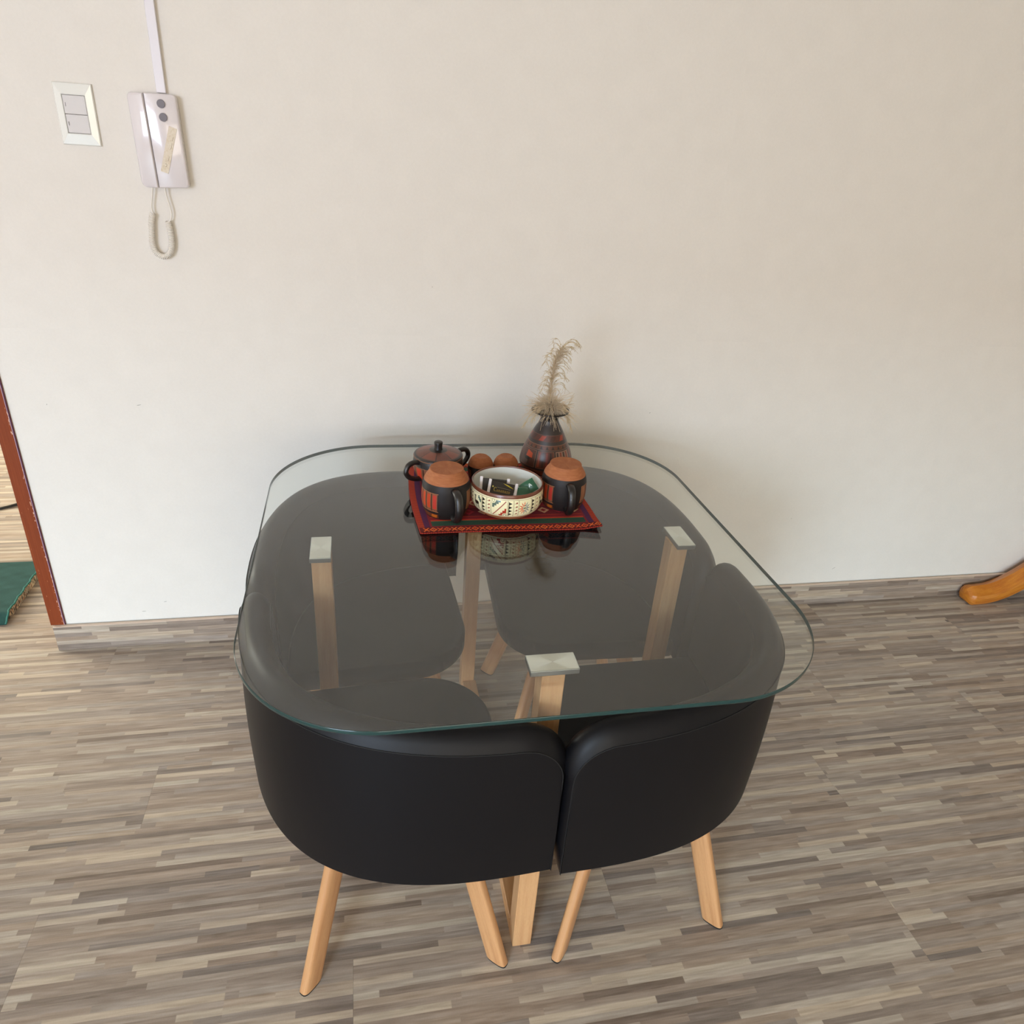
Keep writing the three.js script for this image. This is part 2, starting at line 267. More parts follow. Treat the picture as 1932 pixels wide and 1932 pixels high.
function makeChair() {
  const c = new THREE.Group(), L = planCurve.L;
  // contour of the back panel in (s, y)
  const K = []; const add = (s, y, ns, ny) => K.push([s, y, ns, ny]);
  for (let i = 0; i <= 6; i++) add(0, YB + (seamY(0) - ER - YB) * i / 6, -1, 0);
  for (let i = 1; i <= 10; i++) { const a = Math.PI - Math.PI / 2 * i / 10; add(ER + ER * Math.cos(a), seamY(ER) - ER + ER * Math.sin(a), Math.cos(a), Math.sin(a)); }
  const M = 64; for (let i = 1; i < M; i++) { const s = ER + (L - 2 * ER) * i / M; add(s, seamY(s), 0, 1); }
  for (let i = 0; i < 10; i++) { const a = Math.PI / 2 - Math.PI / 2 * i / 10; add(L - ER + ER * Math.cos(a), seamY(L - ER) - ER + ER * Math.sin(a), Math.cos(a), Math.sin(a)); }
  for (let i = 0; i <= 6; i++) add(L, seamY(0) - ER - (seamY(0) - ER - YB) * i / 6, 1, 0);
  const W = (s, y, d) => { const q = shellPoint(s, d); return [q[0], y, q[1]]; };
  const uvS = (i, j, p) => [(p[0] - p[2]) * 4, p[1] * 4];
  const panel = (depth, out) => {           // columns from the lower edge up to the contour, softly crowned
    const P = [];
    for (const [s, y] of K) { const col = []; for (let k = 0; k <= 10; k++) { const f = k / 10; col.push(W(s, YB + (y - YB) * f, depth + out * 0.004 * Math.sin(Math.PI * Math.min(1, f * 1.0)))); } P.push(col); }
    return gridGeo(P, false, false, uvS);
  };
  mesh('outer_panel', panel(0, -1), leather, c);
  mesh('inner_panel', panel(CT, 1), leather, c);
  { const P = K.map(([s, y, ns, ny]) => { const row = []; for (let k = 0; k <= 10; k++) { const f = k / 10, b = (ny > 0.02 ? BUL * (0.35 + 0.65 * ny) : 0.009) * Math.pow(Math.sin(Math.PI * f), 0.75); const e = Math.min(1, Math.max(0, (y - YB) / 0.05)); row.push(W(s, y + ny * b * e, f * CT).map((v, q) => v)); if (Math.abs(ns) > 0.02) { const q0 = shellPoint(s, f * CT), tx = shellPoint(Math.min(L, s + 0.01), f * CT), t0 = shellPoint(Math.max(0, s - 0.01), f * CT), dx = tx[0] - t0[0], dz = tx[1] - t0[1], l = Math.hypot(dx, dz); const r = row[row.length - 1]; r[0] = q0[0] + dx / l * ns * b * e; r[2] = q0[1] + dz / l * ns * b * e; } } return row; });
    mesh('top_roll', gridGeo(P, false, false, uvS), leather, c); }
  { const P = []; for (let i = 0; i <= 80; i++) { const s = L * i / 80; P.push([W(s, YB, 0), W(s, YB, CT)]); } mesh('lower_band', gridGeo(P, false, false, uvS), leather, c); }
  for (const d of [-0.0006, CT + 0.0006]) { const pts = K.map(([s, y]) => V(...W(s, y, d))).filter((p, i, a) => !i || p.distanceTo(a[i - 1]) > 1e-4); mesh('seam', new THREE.TubeGeometry(new THREE.CatmullRomCurve3(pts), 260, 0.0010, 5), seamMat, c, 'dark stitched seam'); }
  // seat cushion
  { const US = 0.043, R = 0.125, inner = [], b = 0.014; for (let i = 0; i <= 60; i++) { const s = L * i / 60; const q = shellPoint(s, CT + 0.004 + b); inner.push(q); }
    const ok = inner.filter(q => q[0] > US + b + 0.002 && q[1] > US + b + 0.002), s = new THREE.Shape(); const e = US + b;
    s.moveTo(e, ok[0][1]); for (const q of ok) s.lineTo(q[0], q[1]); s.lineTo(ok[ok.length - 1][0], e); s.lineTo(e + R, e); s.absarc(e + R, e + R, R, Math.PI * 1.5, Math.PI, true); s.closePath();
    const g = new THREE.ExtrudeGeometry(s, { depth: 0.034, bevelEnabled: true, bevelThickness: 0.012, bevelSize: b, bevelSegments: 5, curveSegments: 16 }); g.rotateX(Math.PI / 2); g.translate(0, 0.412, 0);
    mesh('seat', toCreasedNormals(g, 0.9), leather, c); }
  // legs: flat oval bars splayed outward, cut level at the floor
  const C0 = [0.255, 0.255];
  for (const [u, v] of [[0.068, 0.455], [0.425, 0.442], [0.455, 0.068], [0.085, 0.085]]) {
    const du = u - C0[0], dv = v - C0[1], l = Math.hypot(du, dv), ax = du / l, az = dv / l, top = [u - Math.sign(du) * 0.085, v - Math.sign(dv) * 0.085], H = 0.366;
    const bar = (y0, y1, sc, nn) => { const P = []; for (let j = 0; j <= nn; j++) { const y = y0 + (y1 - y0) * j / nn, k = y / H, cx = u + (top[0] - u) * k, cz = v + (top[1] - v) * k, ring = []; for (let i = 0; i < 28; i++) { const a = i / 28 * Math.PI * 2, c1 = Math.cos(a), s1 = Math.sin(a), p = 0.62, A = 0.0235 * sc, B = 0.0115 * sc, x = A * Math.sign(c1) * Math.pow(Math.abs(c1), p), z = B * Math.sign(s1) * Math.pow(Math.abs(s1), p); ring.push([cx + ax * x - az * z, y, cz + az * x + ax * z]); } P.push(ring); } return P; };
    const P = bar(0.004, H, 1, 12), lm = mesh('leg', gridGeo(P.map(r => r.slice().reverse()), false, true, (i, j) => [j / 28, i / 12 * 0.5]), beech, c);
    const Q = bar(0, 0.004, 0.96, 1), cap = [Q[1].map(() => [u, 0, v]), Q[0], Q[1], Q[1].map(() => [u, 0.004, v])];
    mesh('foot_pad', gridGeo(cap.map(r => r.slice().reverse()), false, true), pad, lm);
  }
  return c;
}
{
  const proto = makeChair(), spots = [
    [0.282, 0.703, -Math.PI / 2 + 0.062, 'black leather tub chair nearest the camera at the left front corner of the table'],
    [0.300, 0.714, 0.010, 'black leather tub chair at the right front corner of the glass table'],
    [0.290, 0.742, Math.PI + 0.05, 'black leather tub chair at the left rear corner, against the wall under the clay teaware'],
    [0.278, 0.716, Math.PI / 2 - 0.045, 'black leather tub chair at the right rear corner, against the wall behind the right mug'],
  ];
  spots.forEach(([x, z, a, label], i) => { const c = i ? proto.clone() : proto; c.name = numbered('tub_chair'); c.position.set(x, 0, z); c.rotation.y = a; scene.add(c); tag(c, label, 'chair', 'tub chairs nested round the glass table'); });
}

// ---------------------------------------------------------------- woven mat and clay teaware
const MY = 0.7505, MT = 0.0045, TOP = MY + MT;
{
  const tex = canvasTex(1024, 1024, (c, w, h) => {
    c.fillStyle = '#7d0f16'; c.fillRect(0, 0, w, h);
    const stripe = (y, t, col) => { c.fillStyle = col; c.fillRect(0, y, w, t); };
    // zigzag figure bands in the middle
    for (let b = 0; b < 5; b++) { const y0 = 205 + b * 126; stripe(y0, 120, b % 2 ? '#86101d' : '#6d0b18'); for (let k = 0; k < 12; k++) { const x0 = k * 88 + (b % 2) * 44; c.fillStyle = ['#b98a66', '#a11b2c', '#c79c74'][(k + b) % 3]; c.beginPath(); c.moveTo(x0, y0 + 60); c.lineTo(x0 + 34, y0 + 18); c.lineTo(x0 + 70, y0 + 60); c.lineTo(x0 + 34, y0 + 102); c.fill(); c.fillStyle = '#7d0f16'; c.beginPath(); c.moveTo(x0 + 18, y0 + 60); c.lineTo(x0 + 34, y0 + 42); c.lineTo(x0 + 52, y0 + 60); c.lineTo(x0 + 34, y0 + 78); c.fill(); } stripe(y0 + 120, 6, '#a83618'); }
    for (const [y, s] of [[h - 62, -1], [62, 1]]) { const q = (o, t, col) => stripe(s > 0 ? y + o : y - o - t, t, col); q(0, 12, '#7a101a'); q(12, 58, '#20402f'); q(70, 8, '#37543a'); q(78, 14, '#b5350e'); q(92, 10, '#8c1218'); }
    stripe(330, 60, '#1d3b30'); stripe(390, 24, '#3d5a3a');
    // side borders: orange cord then purple
    for (const s of [0, 1]) { const X = (a, b, col) => { c.fillStyle = col; c.fillRect(s ? w - b : a, 0, b - a, h); }; X(0, 30, '#9a270b'); X(30, 62, '#4a1040'); X(62, 74, '#7a1220'); for (let i = 0; i < 90; i++) { c.strokeStyle = i % 2 ? '#b44418' : '#861a08'; c.lineWidth = 4; c.beginPath(); const y = i * 12; c.moveTo(s ? w - 30 : 0, y); c.lineTo(s ? w : 30, y + 12); c.stroke(); } }
    // front and back tape with crosses and lozenges
    for (const y of [h - 62, 0]) { c.fillStyle = '#5e0c08'; c.fillRect(0, y, w, 62); c.lineWidth = 8; for (let k = 0; k < 13; k++) { const x = 20 + k * 78; c.strokeStyle = k % 2 ? '#d4521a' : '#de6420'; c.beginPath(); c.moveTo(x, y + 10); c.lineTo(x + 30, y + 52); c.moveTo(x + 30, y + 10); c.lineTo(x, y + 52); c.stroke(); c.beginPath(); c.moveTo(x + 36, y + 31); c.lineTo(x + 54, y + 10); c.lineTo(x + 72, y + 31); c.lineTo(x + 54, y + 52); c.closePath(); c.stroke(); c.fillStyle = '#d0703a'; c.fillRect(x + 50, y + 27, 8, 8); } }
    for (let i = 0; i < 30000; i++) { c.fillStyle = `rgba(${rnd() < 0.5 ? '0,0,0' : '255,180,150'},${rr(0.02, 0.1)})`; c.fillRect(rr(0, w), rr(0, h), 3, 1.5); }
  });
  const weave = dataTex(256, 256, (x, y) => { const n = 128 + 60 * Math.sin(x * Math.PI / 2) * Math.sin(y * Math.PI / 2) + (hash(x, y) - 0.5) * 60; return [cl(n), cl(n), cl(n)]; }, false); weave.repeat.set(3, 3);
  const m = std({ map: tex, roughness: 0.95, bumpMap: weave, bumpScale: 0.0006 });
  const t = thing('woven_mat', 'red woven textile mat with green stripes and orange patterned border under the teaware', 'mat', [0.314, MY, 0.513]);
  const hx = 0.2005, hz = 0.178, N = 40, P = [];
  const edge = (u, v) => { // gently crooked cloth outline, right front corner slightly lifted
    const x = u * hx + (u < 0 ? (-0.009 * Math.cos(v * 1.7) + 0.0015) * (u * u) : 0.004 * Math.sin(v * 2.5) * u * u), z = v * hz + 0.003 * Math.sin(u * 2.3) * v * v;
    const lift = Math.max(0, (u - 0.8) / 0.2) * Math.max(0, (v - 0.75) / 0.25) * 0.006; return [x, lift, z];
  };
  const Pt = [], Pb = [];
  for (let i = 0; i <= N; i++) { const a = [], b = []; for (let j = 0; j <= N; j++) { const u = i / N * 2 - 1, v = j / N * 2 - 1, e = edge(u, v); a.push([e[0], e[1] + MT, e[2]]); b.push([e[0], e[1], e[2]]); } Pt.push(a); Pb.push(b); }
  const uvf = (i, j) => [i / N, 1 - j / N], rim = [];
  const per = []; for (let i = 0; i <= N; i++) per.push([i, 0]); for (let j = 1; j <= N; j++) per.push([N, j]); for (let i = N - 1; i >= 0; i--) per.push([i, N]); for (let j = N - 1; j > 0; j--) per.push([0, j]);
  mesh('cloth', merge([gridGeo(Pt.map(r => r.slice()), false, false, uvf), gridGeo(Pb.slice().reverse(), false, false, uvf)]), m, t);
  const hem = new THREE.CatmullRomCurve3(per.filter((q, k) => k % 2 === 0).map(([i, j]) => V(Pt[i][j][0], Pt[i][j][1] - MT / 2, Pt[i][j][2])), true, 'catmullrom', 0.1);
  const hemTex = canvasTex(512, 16, (c, w, h) => { c.fillStyle = '#7f150b'; c.fillRect(0, 0, w, h); for (let i = 0; i < 64; i++) { c.fillStyle = i % 2 ? '#a0300e' : '#6d0f09'; c.fillRect(i * 8, 0, 5, h); } }); hemTex.repeat.set(10, 1);
  mesh('hem_cord', new THREE.TubeGeometry(hem, 400, 0.0016, 8, true), std({ map: hemTex, roughness: 0.95 }), t);
}
const clayBlack = '#1c1615';
function potTexture(draw) { return canvasTex(1024, 512, (c, w, h) => { draw(c, w, h); for (let i = 0; i < 5000; i++) { c.fillStyle = `rgba(${rnd() < 0.5 ? '0,0,0' : '150,100,70'},${rr(0.02, 0.08)})`; c.fillRect(rr(0, w), rr(0, h), rr(1, 6), rr(1, 3)); } }); }
function panels(c, list) { // carved colour panels: [x, y, w, h, stripes]
  for (const [x, y, w, h, cols] of list) { c.strokeStyle = '#b5794f'; c.lineWidth = 5; c.strokeRect(x, y, w, h); cols.forEach((col, i) => { const sw = w / cols.length; c.fillStyle = '#7a4a30'; c.fillRect(x + i * sw + 3, y + 4, sw - 6, h - 8); c.fillStyle = col; c.beginPath(); c.roundRect(x + i * sw + sw * 0.22, y + 20, sw * 0.56, h - 62, 10); c.fill(); c.fillStyle = '#251814'; for (let k = 0; k < 3; k++) c.fillRect(x + i * sw + 8 + k * sw / 3.4, y + h - 32 + (k % 2) * 8, sw / 7, 9); c.fillStyle = '#1c1412'; c.fillRect(x + (i + 1) * sw - 4, y + 4, 7, h - 8); }); }
}
// v runs up the pot in its own profile parameter (0 at the first profile point)
function lathe(name, profile, mat, parent, seg = 72) {
  const pts = profile.map(p => new THREE.Vector2(Math.max(0.00005, p[0]), p[1])); return mesh(name, new THREE.LatheGeometry(pts, seg), mat, parent);
}
function smooth(profile, n = 40) { const cv = new THREE.SplineCurve(profile.map(p => new THREE.Vector2(p[0], p[1]))); return cv.getSpacedPoints(n).map(p => [p.x, p.y]); }
const terracottaTex = dataTex(256, 256, (x, y) => { const n = (vnoise(x / 9, y / 9) - 0.5) * 18 + (hash(x, y) - 0.5) * 10; return [cl(160 + n), cl(96 + n), cl(56 + n * 0.8)]; });
const terracotta = std({ map: terracottaTex, roughness: 0.75 });
const glossBlack = phy({ color: 0x171211, roughness: 0.42, clearcoat: 0.2, clearcoatRoughness: 0.3 });
function loop(name, pts, r, mat, parent, flat = 1) { const g = tube(pts, r, 40, 12); return mesh(name, g, mat, parent); }

// the two mugs, upside down
function mug(pos, turn, sc, label) {
  const t = thing('clay_mug', label, 'mug', [pos[0], TOP, pos[1]], turn, 'clay mugs on the woven mat'); t.scale.setScalar(sc);
  const tex = potTexture((c, w, h) => { c.fillStyle = clayBlack; c.fillRect(0, 0, w, h); panels(c, [[630, 110, 282, 270, ['#8a2c16', '#6e2414', '#a03416', '#b23c18', '#aa3818', '#a83024']], [105, 110, 282, 270, ['#8a5a3c', '#6a3a26', '#8b5a36', '#6a3a26', '#8a5a3c']]]); c.fillStyle = '#5c2e17'; c.fillRect(630, 420, 282, 76); c.fillStyle = '#a85616'; c.beginPath(); c.moveTo(850, 490); c.lineTo(862, 430); c.lineTo(905, 430); c.lineTo(896, 490); c.fill(); c.fillStyle = '#5c2e17'; c.fillRect(105, 420, 282, 76); });
  const body = phy({ map: tex, roughness: 0.55, specularIntensity: 0.6, clearcoat: 0.05, clearcoatRoughness: 0.4 });
  lathe('body', smooth([[0.0455, 0.0], [0.0512, 0.014], [0.0544, 0.034], [0.0544, 0.052], [0.0530, 0.068], [0.0495, 0.081]]), body, t);
  lathe('clay_base', [...smooth([[0.0495, 0.081], [0.0465, 0.0875], [0.0425, 0.0935], [0.0388, 0.0985]], 14), [0.0378, 0.1005], [0.0376, 0.1045], [0.0366, 0.1058], [0.034, 0.1052], [0.018, 0.1050], [0, 0.1050]], terracotta, t).userData.label = 'bare terracotta base';
  lathe('inner_wall', smooth([[0.0455, 0.0], [0.043, 0.001], [0.048, 0.015], [0.051, 0.04], [0.047, 0.07], [0.02, 0.08], [0.0005, 0.081]]), glossBlack, t);
  const pts = [[0, 0.070, 0.0505], [0, 0.0715, 0.063], [0, 0.066, 0.0745], [0, 0.050, 0.081], [0, 0.030, 0.081], [0, 0.014, 0.0735], [0, 0.0075, 0.063], [0, 0.010, 0.0505]];
  const g = tube(pts, 0.0072, 48, 14), p = g.attributes.position; for (let i = 0; i < p.count; i++) p.setX(i, p.getX(i) * 1.25); g.computeVertexNormals(); mesh('handle', g, glossBlack, t);
  return t;
}
mug([0.1795, 0.591], 0.24, 1.0, 'dark clay mug standing upside down on the front left corner of the woven mat');
mug([0.456, 0.570], -0.02, 0.97, 'dark clay mug upside down on the right end of the mat, before the vase');

// lidded sugar pot
{
  const t = thing('sugar_pot', 'lidded dark clay pot with two loop handles behind the left mug', 'pot', [0.178, TOP, 0.430], 0.55);
  const tex = potTexture((c, w, h) => { c.fillStyle = clayBlack; c.fillRect(0, 0, w, h); panels(c, [[60, 120, 330, 260, ['#b5321c', '#7a3a22', '#c03a20', '#8a4a2c']], [570, 120, 330, 260, ['#b5321c', '#7a3a22', '#c03a20', '#8a4a2c']]]); });
  const m = phy({ map: tex, roughness: 0.45, clearcoat: 0.15, clearcoatRoughness: 0.35 });
  lathe('body', smooth([[0.040, 0.0], [0.044, 0.004], [0.055, 0.022], [0.060, 0.042], [0.0595, 0.058], [0.0575, 0.066]], 44), m, t);
  const rimM = std({ color: 0x8a5f45, roughness: 0.6 });
  const lidTex = potTexture((c, w, h) => { c.fillStyle = '#5b3324'; c.fillRect(0, 0, w, h); c.fillStyle = clayBlack; c.fillRect(0, h * 0.82, w, h * 0.18); c.fillRect(0, 0, w, h * 0.2); for (let k = 0; k < 8; k++) { c.fillStyle = k % 2 ? '#63301f' : '#773924'; c.fillRect(k * 128 + 6, h * 0.24, 116, h * 0.52); c.fillStyle = '#2a1a14'; c.fillRect(k * 128, h * 0.22, 6, h * 0.6); } });
  const lid = lathe('lid', smooth([[0.0575, 0.0665], [0.0585, 0.069], [0.056, 0.0715], [0.047, 0.074], [0.033, 0.078], [0.018, 0.081], [0.0105, 0.0825]], 30).reverse().reverse(), phy({ map: lidTex, roughness: 0.4, clearcoat: 0.3, clearcoatRoughness: 0.3 }), t);
  lathe('rim_line', [[0.0575, 0.0655], [0.0592, 0.0665], [0.0592, 0.0675], [0.0575, 0.0685]], rimM, lid);
  lathe('knob', [[0.0105, 0.0815], [0.0095, 0.086], [0.0097, 0.093], [0.0104, 0.0985], [0.0098, 0.1008], [0.007, 0.1022], [0, 0.1024]], glossBlack, lid, 32);
  for (const s of [-1, 1]) loop('handle', [[s * 0.056, 0.060, 0], [s * 0.070, 0.064, 0], [s * 0.087, 0.060, 0], [s * 0.094, 0.045, 0], [s * 0.085, 0.030, 0], [s * 0.070, 0.022, 0], [s * 0.053, 0.018, 0]], 0.0062, glossBlack, t);
}
// two little cups upside down
function cup(x, z, turn, label) {
  const t = thing('clay_cup', label, 'cup', [x, TOP, z], turn, 'small clay cups on the woven mat');
  const tex = potTexture((c, w, h) => { c.fillStyle = '#17120f'; c.fillRect(0, 0, w, h); panels(c, [[80, 120, 260, 240, ['#6b2018', '#5a2418']], [560, 120, 260, 240, ['#6b2018', '#4a2018']]]); });
  lathe('body', smooth([[0.026, 0.0], [0.0295, 0.010], [0.0320, 0.024], [0.0312, 0.038]], 24), phy({ map: tex, roughness: 0.4, clearcoat: 0.2, clearcoatRoughness: 0.3 }), t, 48);
  lathe('clay_base', [...smooth([[0.0312, 0.038], [0.0285, 0.046], [0.0240, 0.0535], [0.0185, 0.0580]], 16), [0.0168, 0.0594], [0.0158, 0.0597], [0.0148, 0.0593], [0, 0.0590]], terracotta, t, 48).userData.label = 'bare terracotta base';
  lathe('inner_wall', smooth([[0.026, 0.0], [0.024, 0.001], [0.028, 0.02], [0.024, 0.04], [0.0005, 0.046]], 20), glossBlack, t, 40);
  return t;
}
cup(0.284, 0.424, 0.3, 'small dark clay cup upside down between the lidded pot and the other cup');
cup(0.347, 0.424, 1.4, 'small dark clay cup upside down beside the vase');

// painted bowl
{
  const t = thing('painted_bowl', 'painted clay bowl with a cream patterned band, holding tea bags', 'bowl', [0.316, TOP, 0.596], -1.257);
  const tex = canvasTex(2048, 256, (c, w, h) => {
    c.fillStyle = '#efe6bb'; c.fillRect(0, 0, w, h);
    const black = '#16120c', red = '#8f2a1c', green = '#5a6c5e';
    const teeth = (x, col) => { c.fillStyle = col; for (let k = 0; k < 4; k++) { c.beginPath(); c.moveTo(x, 40 + k * 48); c.lineTo(x + 40, 58 + k * 48); c.lineTo(x, 78 + k * 48); c.fill(); } c.fillRect(x - 8, 34, 8, 200); };
    const bar = (x) => { c.fillStyle = '#a0906a'; c.fillRect(x, 20, 4, 224); c.fillRect(x + 9, 20, 4, 224); };
    const feathers = (x) => { for (let k = 0; k < 4; k++) { c.fillStyle = red; c.beginPath(); c.ellipse(x + 34, 52 + k * 48, 13, 9, -0.5, 0, 7); c.fill(); c.strokeStyle = '#7a5a3a'; c.lineWidth = 4; c.beginPath(); c.moveTo(x + 4, 62 + k * 48); c.lineTo(x + 32, 54 + k * 48); c.stroke(); } };
    const steps = (x) => { c.fillStyle = green; for (let k = 0; k < 4; k++) c.fillRect(x + 8, 26, 112 - k * 28, 22 + k * 24); c.fillStyle = '#efe6bb'; c.beginPath(); c.arc(x + 20, 34, 34, 0, 7); c.fill(); c.strokeStyle = green; c.lineWidth = 5; c.beginPath(); c.arc(x + 20, 34, 18, 0, 7); c.stroke(); c.strokeStyle = red; c.lineWidth = 11; c.beginPath(); c.moveTo(x + 10, 236); c.lineTo(x + 190, 30); c.stroke(); c.fillStyle = '#a8301f'; for (let k = 0; k < 4; k++) c.fillRect(x + 96 + k * 26, 214 - k * 30, 100 - k * 26, 28 + k * 30); c.fillStyle = '#efe6bb'; c.beginPath(); c.arc(x + 178, 226, 36, 0, 7); c.fill(); c.strokeStyle = green; c.lineWidth = 7; c.beginPath(); c.arc(x + 178, 226, 20, 0, 7); c.stroke(); };
    const sun = (x) => { for (let k = 0; k < 12; k++) { const a = k / 12 * 6.283; c.fillStyle = k < 4 || k > 9 ? '#66727a' : '#d4481a'; c.beginPath(); c.moveTo(x + 80 + 46 * Math.cos(a - 0.2), 130 + 46 * Math.sin(a - 0.2)); c.lineTo(x + 80 + 92 * Math.cos(a), 130 + 92 * Math.sin(a)); c.lineTo(x + 80 + 46 * Math.cos(a + 0.2), 130 + 46 * Math.sin(a + 0.2)); c.fill(); } c.fillStyle = '#efe6bb'; c.beginPath(); c.arc(x + 80, 130, 50, 0, 7); c.fill(); c.fillStyle = '#d4481a'; c.beginPath(); c.arc(x + 80, 130, 44, 1.6, 4.7); c.fill(); c.fillStyle = '#66727a'; c.beginPath(); c.arc(x + 80, 130, 44, 4.7, 7.88); c.fill(); c.fillStyle = '#efe6bb'; c.fillRect(x + 52, 102, 56, 56); c.fillStyle = black; c.fillRect(x + 64, 112, 8, 36); c.fillRect(x + 88, 112, 8, 36); c.fillRect(x + 64, 126, 32, 8); };
    const llama = (x) => { c.fillStyle = black; c.beginPath(); c.ellipse(x + 70, 140, 44, 24, 0, 0, 7); c.fill(); c.fillRect(x + 30, 60, 16, 80); c.fillRect(x + 14, 56, 34, 14); for (const k of [38, 54, 86, 102]) c.fillRect(x + k, 150, 9, 66); c.fillStyle = green; for (let k = 0; k < 3; k++) c.fillRect(x + 96 + k * 18, 40 + k * 18, 22, 40); };
    c.save(); c.scale(2 / 3, 1); for (let r = 0; r < 3; r++) { let x = r * 1024; llama(x + 4); x += 160; bar(x); teeth(x + 26, black); x += 78; bar(x); feathers(x + 14); x += 70; bar(x); steps(x + 16); x += 222; bar(x); teeth(x + 26, black); x += 78; bar(x); feathers(x + 14); x += 70; bar(x); sun(x + 10); x += 186; bar(x); teeth(x + 26, black); x += 78; bar(x); feathers(x + 10); }
    c.restore();
    c.fillStyle = '#f4ecc4'; c.fillRect(0, 0, w, 14); c.fillRect(0, h - 14, w, 14); c.fillStyle = '#5a3a24'; c.fillRect(0, 14, w, 4); c.fillRect(0, h - 18, w, 4);
  });
    const band = phy({ map: tex, roughness: 0.3, clearcoat: 0.5, clearcoatRoughness: 0.15 });
  lathe('clay_base', [[0.0005, 0], [0.046, 0], [0.050, 0.002], ...smooth([[0.050, 0.002], [0.064, 0.010], [0.0755, 0.0215]], 12)], terracotta, t);
  lathe('painted_band', smooth([[0.0755, 0.0215], [0.0808, 0.033], [0.0825, 0.048], [0.0812, 0.0668]], 24), band, t, 96);
  const brown = phy({ color: 0x6b3a26, roughness: 0.35, clearcoat: 0.4, clearcoatRoughness: 0.2 });
  lathe('rim', smooth([[0.0812, 0.0668], [0.0808, 0.0710], [0.0799, 0.0738], [0.0788, 0.0748], [0.0777, 0.0742], [0.0772, 0.0715]], 20), brown, t, 96);
  lathe('glazed_inside', smooth([[0.0772, 0.0715], [0.0774, 0.055], [0.0745, 0.036], [0.064, 0.020], [0.040, 0.0105], [0.0005, 0.009]], 30), phy({ color: 0xdcdcd4, roughness: 0.18, clearcoat: 0.5, clearcoatRoughness: 0.08 }), t, 96);
}
